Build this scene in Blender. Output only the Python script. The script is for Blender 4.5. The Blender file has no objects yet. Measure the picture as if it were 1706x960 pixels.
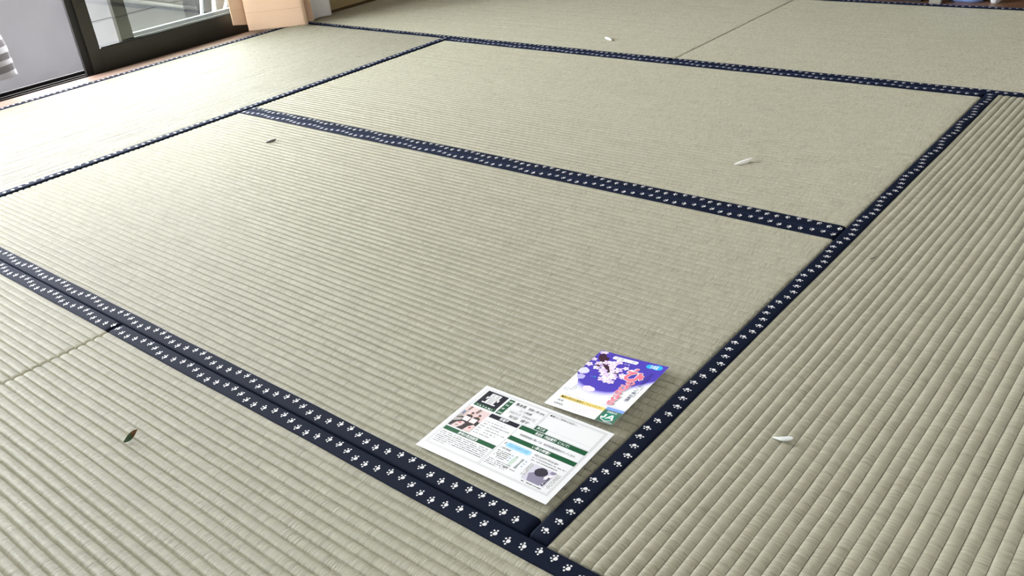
import bpy, bmesh, math, random
import numpy as np
from mathutils import Matrix, Vector

random.seed(7)
rng = np.random.default_rng(7)
SC = bpy.context.scene
COL = SC.collection

# ------------------------------------------------------------------ camera
cam_d = bpy.data.cameras.new('camera')
cam = bpy.data.objects.new('camera', cam_d)
COL.objects.link(cam)
cam_d.sensor_width = 36.0
cam_d.lens = 31.275
cam_d.clip_start = 0.01
R = Vector((0.7666202, 0.6350962, -0.0945847))
U = Vector((-0.2413693, 0.4215346, 0.8740992))
F = Vector((-0.5950078, 0.6472722, -0.4764497))
M = Matrix((R, U, -F)).transposed().to_4x4()
M.translation = Vector((2.34687, -0.5530, 0.73828))
cam.matrix_world = M
SC.camera = cam

# ------------------------------------------------------------------ light
world = bpy.data.worlds.new('overcast_sky')
SC.world = world
world.use_nodes = True
bg = world.node_tree.nodes['Background']
bg.inputs['Color'].default_value = (0.96, 0.955, 0.99, 1)
bg.inputs['Strength'].default_value = 26.0

WY0, WY1, WZ1 = -0.86, 1.76, 1.95          # window opening
pl = bpy.data.lights.new('window_left_offscreen', 'AREA')
pl.shape = 'RECTANGLE'
pl.size = WZ1 - 0.02
pl.size_y = WY1 - WY0
pl.cycles.is_portal = True
po = bpy.data.objects.new('window_left_offscreen', pl)
COL.objects.link(po)
po.location = (-1.145, (WY0 + WY1) / 2, WZ1 / 2)
po.rotation_euler = (0, -math.pi / 2, 0)

vs = SC.view_settings
vs.view_transform = 'Standard'
vs.look = 'None'
vs.gamma = 1.0
vs.use_curve_mapping = False
vs.exposure = 0.56


# ------------------------------------------------------------------ materials
def new_mat(name):
    m = bpy.data.materials.new(name)
    m.use_nodes = True
    nt = m.node_tree
    return m, nt, nt.nodes['Principled BSDF']


def N(nt, kind, **kw):
    n = nt.nodes.new(kind)
    for k, v in kw.items():
        setattr(n, k, v)
    return n


def simple(name, col, rough=0.6, spec=0.4, noise=0.0, nscale=40.0, bump=0.0, metal=0.0):
    m, nt, b = new_mat(name)
    b.inputs['Base Color'].default_value = (*col, 1)
    b.inputs['Roughness'].default_value = rough
    b.inputs['Specular IOR Level'].default_value = spec
    b.inputs['Metallic'].default_value = metal
    if noise or bump:
        tc = N(nt, 'ShaderNodeTexCoord')
        no = N(nt, 'ShaderNodeTexNoise')
        no.inputs['Scale'].default_value = nscale
        no.inputs['Detail'].default_value = 4
        nt.links.new(tc.outputs['Object'], no.inputs['Vector'])
        if noise:
            r = N(nt, 'ShaderNodeValToRGB')
            r.color_ramp.elements[0].position = 0.3
            r.color_ramp.elements[1].position = 0.7
            r.color_ramp.elements[0].color = (*[c * (1 - noise) for c in col], 1)
            r.color_ramp.elements[1].color = (*[min(1, c * (1 + noise)) for c in col], 1)
            nt.links.new(no.outputs['Fac'], r.inputs['Fac'])
            nt.links.new(r.outputs['Color'], b.inputs['Base Color'])
        if bump:
            bp = N(nt, 'ShaderNodeBump')
            bp.inputs['Strength'].default_value = 0.6
            bp.inputs['Distance'].default_value = bump
            nb = N(nt, 'ShaderNodeTexNoise')
            nb.inputs['Scale'].default_value = nscale * 1.7
            nb.inputs['Detail'].default_value = 4
            nt.links.new(tc.outputs['Object'], nb.inputs['Vector'])
            nt.links.new(nb.outputs['Fac'], bp.inputs['Height'])
            nt.links.new(bp.outputs['Normal'], b.inputs['Normal'])
    return m


PITCH = 0.01535


def tatami_material():
    """Woven rush: fine strands lie across each rib; uv = (metres along rib, metres across)."""
    m, nt, b = new_mat('woven_rush')
    L = nt.links.new
    uv = N(nt, 'ShaderNodeUVMap')
    sep = N(nt, 'ShaderNodeSeparateXYZ')
    L(uv.outputs['UV'], sep.inputs[0])

    def math_(op, a, bv):
        n = N(nt, 'ShaderNodeMath', operation=op)
        for i, s in enumerate((a, bv)):
            if s is None:
                continue
            if isinstance(s, (int, float)):
                n.inputs[i].default_value = s
            else:
                L(s, n.inputs[i])
        return n.outputs[0]
    rib = math_('FLOOR', math_('DIVIDE', sep.outputs['Y'], PITCH), None)
    ribo = math_('MULTIPLY', rib, 3.713)

    def strand(su, sv, detail, rough, shift=0.0):
        c = N(nt, 'ShaderNodeCombineXYZ')
        L(math_('MULTIPLY', sep.outputs['X'], su), c.inputs[0])
        L(math_('MULTIPLY', sep.outputs['Y'], sv), c.inputs[1])
        L(math_('ADD', ribo, shift), c.inputs[2])
        n = N(nt, 'ShaderNodeTexNoise')
        n.inputs['Scale'].default_value = 1.0
        n.inputs['Detail'].default_value = detail
        n.inputs['Roughness'].default_value = rough
        L(c.outputs[0], n.inputs['Vector'])
        return n.outputs['Fac']
    fine = strand(980.0, 34.0, 2.0, 0.65)
    mid = strand(150.0, 14.0, 2.0, 0.5)
    big = strand(22.0, 4.0, 2.0, 0.5)
    fine_h = strand(980.0, 34.0, 2.0, 0.65, 71.7)
    mid_h = strand(150.0, 14.0, 2.0, 0.5, 41.3)
    ramp = N(nt, 'ShaderNodeValToRGB')
    e = ramp.color_ramp.elements
    e[0].position = 0.34
    e[0].color = (0.33, 0.315, 0.235, 1)
    e[1].position = 0.68
    e[1].color = (0.62, 0.605, 0.49, 1)
    k = ramp.color_ramp.elements.new(0.47)
    k.color = (0.49, 0.473, 0.37, 1)
    mix = math_('ADD', math_('MULTIPLY', fine, 0.72), math_('ADD', math_('MULTIPLY', mid, 0.16), math_('MULTIPLY', big, 0.12)))
    L(mix, ramp.inputs['Fac'])
    L(ramp.outputs['Color'], b.inputs['Base Color'])
    b.inputs['Roughness'].default_value = 0.45
    b.inputs['Specular IOR Level'].default_value = 0.32
    b.inputs['Anisotropic'].default_value = 0.9
    b.inputs['Diffuse Roughness'].default_value = 1.0
    tg = N(nt, 'ShaderNodeTangent', direction_type='UV_MAP')
    tg.uv_map = 'UVMap'
    L(tg.outputs[0], b.inputs['Tangent'])
    bp = N(nt, 'ShaderNodeBump')
    bp.inputs['Strength'].default_value = 0.8
    bp.inputs['Distance'].default_value = 0.0036
    hh = math_('ADD', math_('MULTIPLY', fine_h, 0.75), math_('MULTIPLY', mid_h, 0.3))
    L(hh, bp.inputs['Height'])
    L(bp.outputs['Normal'], b.inputs['Normal'])
    return m


def border_material():
    m, nt, b = new_mat('navy_twill_border')
    L = nt.links.new
    uv = N(nt, 'ShaderNodeUVMap')
    w = N(nt, 'ShaderNodeTexWave', wave_type='BANDS', bands_direction='DIAGONAL')
    w.inputs['Scale'].default_value = 260.0
    w.inputs['Distortion'].default_value = 1.5
    L(uv.outputs['UV'], w.inputs['Vector'])
    b.inputs['Base Color'].default_value = (0.0075, 0.011, 0.025, 1)
    b.inputs['Roughness'].default_value = 0.7
    b.inputs['Specular IOR Level'].default_value = 0.04
    b.inputs['Sheen Weight'].default_value = 0.30
    b.inputs['Sheen Roughness'].default_value = 0.16
    b.inputs['Sheen Tint'].default_value = (0.16, 0.24, 0.62, 1)
    bp = N(nt, 'ShaderNodeBump')
    bp.inputs['Strength'].default_value = 0.5
    bp.inputs['Distance'].default_value = 0.0003
    L(w.outputs['Fac'], bp.inputs['Height'])
    L(bp.outputs['Normal'], b.inputs['Normal'])
    return m


def glass_material(name, tint, gloss=0.08):
    m, nt, b = new_mat(name)
    nt.nodes.remove(b)
    out = nt.nodes['Material Output']
    t = N(nt, 'ShaderNodeBsdfTransparent')
    t.inputs[0].default_value = (*tint, 1)
    g = N(nt, 'ShaderNodeBsdfGlossy')
    g.inputs['Roughness'].default_value = 0.02
    # Schlick reflectance; the same from both faces, so panes pass steep daylight
    lw = N(nt, 'ShaderNodeLayerWeight')
    lw.inputs['Blend'].default_value = 0.5
    pw = N(nt, 'ShaderNodeMath', operation='POWER')
    pw.inputs[1].default_value = 5.0
    fr = N(nt, 'ShaderNodeMath', operation='MULTIPLY_ADD')
    fr.inputs[1].default_value = 0.96
    fr.inputs[2].default_value = 0.04
    nt.links.new(lw.outputs['Facing'], pw.inputs[0])
    nt.links.new(pw.outputs[0], fr.inputs[0])
    mx = N(nt, 'ShaderNodeMixShader')
    nt.links.new(fr.outputs[0], mx.inputs[0])
    nt.links.new(t.outputs[0], mx.inputs[1])
    nt.links.new(g.outputs[0], mx.inputs[2])
    nt.links.new(mx.outputs[0], out.inputs['Surface'])
    return m


def screen_material():
    m, nt, b = new_mat('grey_insect_mesh')
    nt.nodes.remove(b)
    out = nt.nodes['Material Output']
    t = N(nt, 'ShaderNodeBsdfTransparent')
    d = N(nt, 'ShaderNodeBsdfDiffuse')
    d.inputs[0].default_value = (0.20, 0.20, 0.21, 1)
    mx = N(nt, 'ShaderNodeMixShader')
    mx.inputs[0].default_value = 0.35
    nt.links.new(t.outputs[0], mx.inputs[1])
    nt.links.new(d.outputs[0], mx.inputs[2])
    nt.links.new(mx.outputs[0], out.inputs['Surface'])
    return m


def fabric_material(name, col, cell, depth):
    m, nt, b = new_mat(name)
    L = nt.links.new
    b.inputs['Base Color'].default_value = (*col, 1)
    b.inputs['Roughness'].default_value = 0.9
    b.inputs['Specular IOR Level'].default_value = 0.15
    uv = N(nt, 'ShaderNodeUVMap')
    hs = []
    for d in ('X', 'Y'):
        w = N(nt, 'ShaderNodeTexWave', wave_type='BANDS', bands_direction=d)
        w.inputs['Scale'].default_value = 0.314 / cell
        w.inputs['Distortion'].default_value = 0.4
        L(uv.outputs['UV'], w.inputs['Vector'])
        hs.append(w.outputs['Fac'])
    a = N(nt, 'ShaderNodeMath', operation='MULTIPLY')
    L(hs[0], a.inputs[0])
    L(hs[1], a.inputs[1])
    bp = N(nt, 'ShaderNodeBump')
    bp.inputs['Strength'].default_value = 0.5
    bp.inputs['Distance'].default_value = depth
    L(a.outputs[0], bp.inputs['Height'])
    L(bp.outputs['Normal'], b.inputs['Normal'])
    return m


def wood_material(name, c0, c1, axis=1, rough=0.4):
    m, nt, b = new_mat(name)
    L = nt.links.new
    tc = N(nt, 'ShaderNodeTexCoord')
    mp = N(nt, 'ShaderNodeMapping')
    sc = [60, 60, 60]
    sc[axis] = 2.5
    mp.inputs['Scale'].default_value = sc
    L(tc.outputs['Object'], mp.inputs['Vector'])
    no = N(nt, 'ShaderNodeTexNoise')
    no.inputs['Scale'].default_value = 1.0
    no.inputs['Detail'].default_value = 6
    no.inputs['Distortion'].default_value = 0.6
    L(mp.outputs['Vector'], no.inputs['Vector'])
    r = N(nt, 'ShaderNodeValToRGB')
    r.color_ramp.elements[0].position = 0.3
    r.color_ramp.elements[1].position = 0.7
    r.color_ramp.elements[0].color = (*c0, 1)
    r.color_ramp.elements[1].color = (*c1, 1)
    L(no.outputs['Fac'], r.inputs['Fac'])
    L(r.outputs['Color'], b.inputs['Base Color'])
    b.inputs['Roughness'].default_value = rough
    return m


def striped_material():
    m, nt, b = new_mat('white_and_grey_striped_cloth')
    L = nt.links.new
    uv = N(nt, 'ShaderNodeUVMap')
    sep = N(nt, 'ShaderNodeSeparateXYZ')
    L(uv.outputs['UV'], sep.inputs[0])
    mm = N(nt, 'ShaderNodeMath', operation='FRACT')
    L(sep.outputs['Y'], mm.inputs[0])
    r = N(nt, 'ShaderNodeValToRGB')
    r.color_ramp.interpolation = 'CONSTANT'
    r.color_ramp.elements[0].color = (0.95, 0.95, 0.97, 1)
    r.color_ramp.elements[1].position = 0.47
    r.color_ramp.elements[1].color = (0.20, 0.19, 0.20, 1)
    L(mm.outputs[0], r.inputs['Fac'])
    L(r.outputs['Color'], b.inputs['Base Color'])
    b.inputs['Roughness'].default_value = 0.9
    return m


MAT = dict(
    rush=tatami_material(),
    navy=border_material(),
    paw=simple('white_woven_print', (0.72, 0.72, 0.74), 0.7, 0.2),
    paper=simple('white_card_paper', (0.78, 0.79, 0.82), 0.5, 0.3),
    bronze=simple('dark_bronze_aluminium', (0.016, 0.014, 0.010), 0.42, 0.3, noise=0.15, nscale=8),
    black=simple('black_rubber_seal', (0.008, 0.008, 0.008), 0.6, 0.3),
    bright=simple('bare_aluminium', (0.45, 0.46, 0.49), 0.5, 0.4),
    glass=glass_material('clear_window_glass', (0.90, 0.92, 0.91)),
    dimglass=glass_material('tinted_outer_glass', (0.76, 0.78, 0.76)),  # outer pane tinted a little darker than the clear glass
    plastic=glass_material('clear_plastic', (0.80, 0.80, 0.82)),
    screen=screen_material(),
    sill=wood_material('reddish_sill_wood', (0.20, 0.13, 0.095), (0.28, 0.19, 0.145), 1, 0.6),
    floorwood=wood_material('brown_floor_wood', (0.17, 0.085, 0.05), (0.28, 0.15, 0.09), 0, 0.35),
    plaster=simple('tan_sand_plaster', (0.44, 0.34, 0.19), 0.9, 0.1, noise=0.08, nscale=300, bump=0.0006),
    offwhite=simple('off_white_plaster', (0.68, 0.67, 0.65), 0.9, 0.1),
    darkwood=wood_material('dark_brown_wood', (0.07, 0.045, 0.025), (0.13, 0.085, 0.05), 2, 0.5),
    ceiling=simple('pale_ceiling_board', (0.24, 0.185, 0.125), 0.8, 0.2),
    subfloor=simple('dark_underlay', (0.02, 0.018, 0.015), 0.9, 0.1),
    concrete=simple('outdoor_grey_concrete', (0.07, 0.07, 0.075), 0.9, 0.2, noise=0.10, nscale=12, bump=0.001),
    ground=simple('outdoor_ground_concrete', (0.08, 0.08, 0.08), 0.9, 0.2, noise=0.12, nscale=9),
    cylinder=simple('plain_grey', (0.07, 0.07, 0.072), 0.5, 0.4),
    peach=fabric_material('peach_waffle_curtain', (0.74, 0.53, 0.40), 0.0068, 0.0016),
    lace=fabric_material('white_sheer_curtain', (0.78, 0.77, 0.79), 0.003, 0.0005),
    thread=simple('peach_hem_thread', (0.56, 0.37, 0.26), 0.9, 0.1),
    stripes=striped_material(),
    peg=simple('white_plastic', (0.75, 0.75, 0.75), 0.4, 0.4),
    cabinet=simple('black_cabinet_panel', (0.010, 0.010, 0.011), 0.4, 0.4),
    grey=simple('pale_grey_board', (0.34, 0.33, 0.29), 0.7, 0.2),
    bluebag=simple('pale_blue_plastic', (0.24, 0.36, 0.72), 0.35, 0.5, noise=0.12, nscale=30),
    whitebag=simple('white_plastic_film', (0.75, 0.76, 0.80), 0.4, 0.4),
)
_inks = {}


def ink(name, col, rough=0.45):
    if name not in _inks:
        _inks[name] = simple('ink_' + name, col, rough, 0.35)
    return _inks[name]


# ------------------------------------------------------------------ helpers
def mesh_obj(name, verts, faces, mat, parent=None, smooth=False, uvs=None):
    me = bpy.data.meshes.new(name)
    me.from_pydata(verts, [], faces)
    if uvs is not None:
        lay = me.uv_layers.new(name='UVMap')
        vi = np.empty(len(me.loops), dtype=np.int32)
        me.loops.foreach_get('vertex_index', vi)
        lay.data.foreach_set('uv', np.asarray(uvs, dtype=np.float32)[vi].ravel())
    if smooth:
        me.polygons.foreach_set('use_smooth', np.ones(len(me.polygons), dtype=bool))
    me.materials.append(mat)
    me.update()
    o = bpy.data.objects.new(name, me)
    COL.objects.link(o)
    if parent:
        o.parent = parent
        o.matrix_parent_inverse = Matrix.Identity(4)
    return o


def bm_obj(name, bm, mat, parent=None, smooth=False):
    me = bpy.data.meshes.new(name)
    bm.to_mesh(me)
    bm.free()
    if smooth:
        me.polygons.foreach_set('use_smooth', np.ones(len(me.polygons), dtype=bool))
    me.materials.append(mat)
    o = bpy.data.objects.new(name, me)
    COL.objects.link(o)
    if parent:
        o.parent = parent
    return o


def box(bm, lo, hi, bevel=0.0):
    m = Matrix.Translation([(a + b) / 2 for a, b in zip(lo, hi)]) @ Matrix.Diagonal([b - a for a, b in zip(lo, hi)] + [1])
    r = bmesh.ops.create_cube(bm, size=1.0, matrix=m)
    if bevel:
        ed = {e for v in r['verts'] for e in v.link_edges}
        bmesh.ops.bevel(bm, geom=list(ed), offset=bevel, segments=2, affect='EDGES', profile=0.6)


def box_obj(name, lo, hi, mat, parent=None, bevel=0.0):
    bm = bmesh.new()
    box(bm, lo, hi, bevel)
    return bm_obj(name, bm, mat, parent)


def empty(name, loc=(0, 0, 0)):
    o = bpy.data.objects.new(name, None)
    o.empty_display_size = 0.05
    COL.objects.link(o)
    o.location = loc
    return o


def tag(o, label, cat, group=None):
    o['label'] = label
    o['category'] = cat
    if group:
        o['group'] = group
    return o


def struct(o):
    o['kind'] = 'structure'
    return o


def grid_faces(nr, nc):
    i = np.arange(nr - 1)[:, None] * nc + np.arange(nc - 1)[None, :]
    return np.stack([i, i + 1, i + 1 + nc, i + nc], axis=-1).reshape(-1, 4)


def big_mesh(name, V, Fq, UV, mat, parent):
    me = bpy.data.meshes.new(name)
    me.vertices.add(len(V))
    me.vertices.foreach_set('co', V.astype(np.float32).ravel())
    me.loops.add(Fq.size)
    me.loops.foreach_set('vertex_index', Fq.astype(np.int32).ravel())
    me.polygons.add(len(Fq))
    me.polygons.foreach_set('loop_start', np.arange(0, Fq.size, 4, dtype=np.int32))
    me.polygons.foreach_set('use_smooth', np.ones(len(Fq), dtype=bool))
    lay = me.uv_layers.new(name='UVMap')
    lay.data.foreach_set('uv', UV[Fq.ravel()].astype(np.float32).ravel())
    me.update(calc_edges=True)
    me.validate()
    me.materials.append(mat)
    o = bpy.data.objects.new(name, me)
    COL.objects.link(o)
    o.parent = parent
    return o


# ------------------------------------------------------------------ room shell
X0, X1, X2, X3 = -0.917, -0.0107, 1.82, 2.735       # mat lines across the room
Y0, Y1, Y2, Y3, Y4 = -0.915, 0.0, 0.9129, 1.8183, 2.748
XSN, XSF = 0.9023, 0.921

struct(box_obj('floor', (-0.93, -0.93, -0.10), (2.75, 2.75, -0.05), MAT['subfloor']))
struct(box_obj('ceiling', (-1.16, -1.05, 2.35), (2.88, 3.60, 2.45), MAT['ceiling']))

bm = bmesh.new()
box(bm, (-1.06, Y0 - 0.13, -0.05), (-0.9175, WY0 - 0.03, 2.35))
box(bm, (-1.06, WY1 + 0.03, -0.05), (-0.9175, 3.50, 2.35))
box(bm, (-1.06, WY0 - 0.03, WZ1), (-0.9175, WY1 + 0.03, 2.35))
struct(bm_obj('wall_left', bm, MAT['plaster']))
struct(box_obj('wall_front', (-0.9175, Y0 - 0.13, -0.05), (2.75, Y0 - 0.012, 2.35), MAT['offwhite']))
struct(box_obj('wall_right', (2.745, Y0 - 0.13, -0.05), (2.85, 3.50, 2.35), MAT['offwhite']))
bm = bmesh.new()
box(bm, (-0.9175, 2.752, -0.05), (0.20, 2.85, 2.35))
box(bm, (0.20, 2.752, 1.80), (2.745, 2.85, 2.35))
box(bm, (0.10, 2.85, -0.05), (0.20, 3.405, 2.35))
struct(bm_obj('wall_back', bm, MAT['darkwood']))
struct(box_obj('wall_alcove', (-0.9175, 3.40, -0.05), (2.745, 3.50, 2.35), MAT['darkwood']))
# wooden threshold floor beyond the far mats, laid in boards
wf = struct(empty('floor_alcove', (1.45, 2.76, 0)))
ya = 2.7495
for k, w in enumerate((0.10, 0.09, 0.09, 0.09, 0.09, 0.09, 0.095)):
    o = box_obj('plank', (0.205 - 1.45, ya - 2.76, -0.05), (2.742 - 1.45, ya + w - 0.0015 - 2.76, -0.004), MAT['floorwood'], wf, 0.001)
    ya += w
# unseen dark door added on the right wall to cut bounce on far mats
dd = struct(empty('added_door_1', (2.74, 2.30, 0)))
box_obj('added_dark_panel', (-0.022, -0.43, 0.002), (0.004, 0.43, 1.80), MAT['darkwood'], dd, 0.003)
box_obj('added_finger_pull', (-0.0235, -0.37, 0.85), (-0.0222, -0.31, 0.93), MAT['black'], dd)
# wooden sill strip along the window
struct(box_obj('trim_1', (-1.0285, WY0 - 0.03, -0.05), (-0.9185, WY1 + 0.03, -0.0045), MAT['sill'], None, 0.001))
# slim dark skirting where plaster meets the mats
struct(box_obj('baseboard_left', (-0.9174, WY1 + 0.035, -0.02), (-0.9155, 2.748, 0.010), simple('dark_skirting', (0.10, 0.07, 0.035), 0.7, 0.2)))

# ------------------------------------------------------------------ window
win = struct(empty('window_1', (-1.07, 0.52, 0)))
wx, wy = -1.07, 0.52


def wbox(name, lo, hi, mat, parent, off=(0, 0, 0), bevel=0.0):
    return box_obj(name, [a - b for a, b in zip(lo, (wx, wy, 0))], [a - b for a, b in zip(hi, (wx, wy, 0))], mat, parent, bevel)


bm = bmesh.new()
for lo, hi in (((-1.15, WY0 - 0.028, -0.05), (-1.03, WY0, WZ1)), ((-1.15, WY1, -0.05), (-1.03, WY1 + 0.028, WZ1)),
               ((-1.15, WY0, WZ1 - 0.03), (-1.03, WY1, WZ1 - 0.001)), ((-1.15, WY0, -0.05), (-1.03, WY1, -0.012))):
    box(bm, [a - b for a, b in zip(lo, (wx, wy, 0))], [a - b for a, b in zip(hi, (wx, wy, 0))])
bm_obj('frame', bm, MAT['bronze'], win)
# running rails on the sill track
for xr in (-1.052, -1.085, -1.118):
    wbox('track_rail', (xr - 0.002, WY0, -0.012), (xr + 0.002, WY1, -0.004), MAT['bronze'], win)


def sash(x, ya, yb, rail, stile, name='sash', top=0.05, wide=None, glass='glass', th=0.026, mat='bronze'):
    bm = bmesh.new()
    z0 = -0.006
    zt = WZ1 - 0.032
    sl = wide or stile

    def b_(lo, hi):
        box(bm, [a - b for a, b in zip(lo, (wx, wy, 0))], [a - b for a, b in zip(hi, (wx, wy, 0))], 0.002)
    b_((x - th / 2, ya, z0), (x + th / 2, ya + sl, zt))
    b_((x - th / 2, yb - stile, z0), (x + th / 2, yb, zt))
    b_((x - th / 2 + 0.001, ya + sl, z0), (x + th / 2 - 0.001, yb - stile, z0 + rail))
    b_((x - th / 2 + 0.001, ya + sl, zt - top), (x + th / 2 - 0.001, yb - stile, zt))
    s = bm_obj(name, bm, MAT[mat], win)
    wbox('glass_pane' if glass != 'screen' else 'mesh_panel', (x - 0.002, ya + sl - 0.004, z0 + rail - 0.004), (x + 0.002, yb - stile + 0.004, zt - top + 0.004), MAT[glass], s)
    return s


s1 = sash(-1.052, 0.958, WY1 - 0.004, 0.086, 0.040, wide=0.046)
wbox('glazing_bead', (-1.0385, 1.006, 0.0795), (-1.036, WY1 - 0.044, 0.0845), MAT['black'], s1)
wbox('meeting_strip', (-1.066, 0.932, -0.004), (-1.050, 0.9575, WZ1 - 0.034), MAT['black'], s1)
s2 = sash(-1.085, 1.112, WY1 - 0.002, 0.088, 0.040, wide=0.052, glass='dimglass')
wbox('outer_rail_cap', (-1.112, 1.164, 0.078), (-1.0985, WY1 - 0.04, 0.094), MAT['bright'], s2, bevel=0.002)
sash(-1.085, WY0 + 0.002, 0.14, 0.086, 0.040)
sc_ = sash(-1.118, 0.10, 1.004, 0.010, 0.020, name='insect_screen', top=0.03, glass='screen', th=0.014, mat='black')

# ------------------------------------------------------------------ outside
gd = struct(box_obj('ground', (-7.0, -6.0, -0.60), (-1.16, 8.0, -0.40), MAT['ground']))
ow = struct(empty('wall_outside', (-1.95, 1.0, -0.40)))
for k in range(7):
    y = -2.515 + k * 1.3
    for (za, zb) in (((-0.40, 0.0335), (0.0385, 0.30)) if y > 1.2 else ((-0.40, 0.30),)):
        box_obj('concrete_panel', (-0.06, y - 1.0 + 0.0015, za + 0.40), (0.05, y + 1.3 - 1.0 - 0.0015, zb + 0.40), MAT['concrete'], ow, 0.003)
box_obj('joint_core', (-0.058, -3.50, 0.0), (0.042, 5.4, 0.69), MAT['cylinder'], ow)

bm = bmesh.new()
a, b_ = Vector((-1.885, 1.50, 0.122)), Vector((-1.885, 1.93, -0.017))
d = (b_ - a)
bmesh.ops.create_cone(bm, cap_ends=True, segments=14, radius1=0.011, radius2=0.011, depth=d.length,
                      matrix=Matrix.Translation((a + b_) / 2) @ d.to_track_quat('Z', 'Y').to_matrix().to_4x4())
po_ = bm_obj('slanted_cylinder', bm, MAT['cylinder'], None, True)  # plain grey cylinder standing for a dark diagonal mark outside
tag(po_, 'thin grey pipe slanting down the concrete wall outside the window', 'cylinder')


# striped cloth hanging outside behind the insect screen
def cloth_sheet(name, pts_fn, nu, nv, mat, uv_fn):
    V, UVs = [], []
    for i in range(nu):
        for j in range(nv):
            u, v = i / (nu - 1), j / (nv - 1)
            V.append(pts_fn(u, v))
            UVs.append(uv_fn(u, v))
    o = mesh_obj(name, V, grid_faces(nu, nv).tolist(), mat, None, True, UVs)
    sm = o.modifiers.new('thickness', 'SOLIDIFY')
    sm.thickness = 0.003
    return o


def towel_pt(u, v):
    z = 0.036 + 0.40 * v
    edge = 0.725 - 0.035 * max(0.0, (v - 0.28) / 0.3) ** 1.5 + (0.04 if v > 0.66 else 0) * (v - 0.66) / 0.34
    y = edge - (1 - u) * 0.24
    z += 0.012 * u ** 3 * (1 - v) * (1 if v < 0.15 else 0.5)
    return (-1.165 + 0.012 * math.sin(u * 9 + v * 2) + 0.02 * (1 - v), y, z)


tw = cloth_sheet('striped_towel', towel_pt, 26, 40, MAT['stripes'], lambda u, v: (u, v * 8.9))
tag(tw, 'white and grey striped towel hanging outside behind the insect screen', 'towel')

# clear box of white clothes pegs outside the glazed sash
bx = empty('clear_peg_box', (-1.36, 1.70, 0.0))
bxw = box_obj('box_wall', (-0.06, -0.10, 0), (-0.058, 0.16, 0.13), MAT['plastic'], bx)
box_obj('box_wall', (0.058, -0.10, 0), (0.06, 0.16, 0.13), MAT['plastic'], bx)
box_obj('box_wall', (-0.058, -0.10, 0), (0.058, -0.098, 0.13), MAT['plastic'], bx)
box_obj('box_wall', (-0.058, 0.158, 0), (0.058, 0.16, 0.13), MAT['plastic'], bx)
box_obj('box_base', (-0.06, -0.10, -0.003), (0.06, 0.16, -0.0002), MAT['plastic'], bx)
bm = bmesh.new()
box(bm, (-0.0605, -0.1005, 0.130), (0.0605, -0.0975, 0.133))
box(bm, (-0.0605, 0.1575, 0.130), (0.0605, 0.1605, 0.133))
box(bm, (0.0575, -0.0975, 0.130), (0.0605, 0.1575, 0.133))
box(bm, (-0.0605, -0.0975, 0.130), (-0.0575, 0.1575, 0.133))
bm_obj('box_rim', bm, MAT['bright'], bx)
tag(bx, 'clear plastic box standing outside the glazed sash beside the peach curtain', 'box')
ledge = box_obj('bench_top', (-1.43, 1.585, -0.03), (-1.29, 1.875, -0.004), MAT['concrete'], None, 0.003)
legs = []
tb = empty('outdoor_bench', (-1.36, 1.73, -0.40))
ledge.parent = tb
ledge.location = (1.36, -1.73, 0.40)
for sx in (-0.05, 0.05):
    for sy in (-0.12, 0.12):
        box_obj('leg', (sx - 0.012, sy - 0.012, 0), (sx + 0.012, sy + 0.012, 0.37), MAT['cylinder'], tb)
tag(tb, 'low grey bench outside the window carrying the clear box', 'bench')
for k, (py, ang, px, ln) in enumerate(((-0.075, 14, 0.02, .115), (-0.055, 12, -0.01, .11), (-0.005, 10, 0.02, .115), (0.012, 13, -0.02, .12), (0.03, 30, 0.02, .13), (0.10, 8, 0.0, .125))):
    pg = empty('clothes_peg', (-1.36 + px, 1.70 + py, 0.008))
    for s in (-1, 1):
        bm = bmesh.new()
        box(bm, (-0.006, s * 0.0045 - 0.0028, 0), (0.006, s * 0.0045 + 0.0028, ln), 0.001)
        box(bm, (-0.006, s * 0.0035 - 0.0015, ln * 0.55), (0.006, s * 0.0035 + 0.0015, ln * 0.7))
        bmesh.ops.rotate(bm, verts=bm.verts, cent=(0, 0, 0), matrix=Matrix.Rotation(math.radians(s * 2), 3, 'X'))
        bm_obj('jaw', bm, MAT['peg'], pg)
    bm = bmesh.new()
    bmesh.ops.create_cone(bm, cap_ends=True, segments=8, radius1=0.003, radius2=0.003, depth=0.014,
                          matrix=Matrix.Translation((0, 0, ln * 0.6)) @ Matrix.Rotation(math.pi / 2, 4, 'Y'))
    bm_obj('spring', bm, MAT['bright'], pg)
    pg.rotation_euler = (math.radians(-ang), 0, 0)
    tag(pg, 'white plastic clothes peg leaning in the clear box', 'clothes peg', 'clothes pegs in the clear box')


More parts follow.
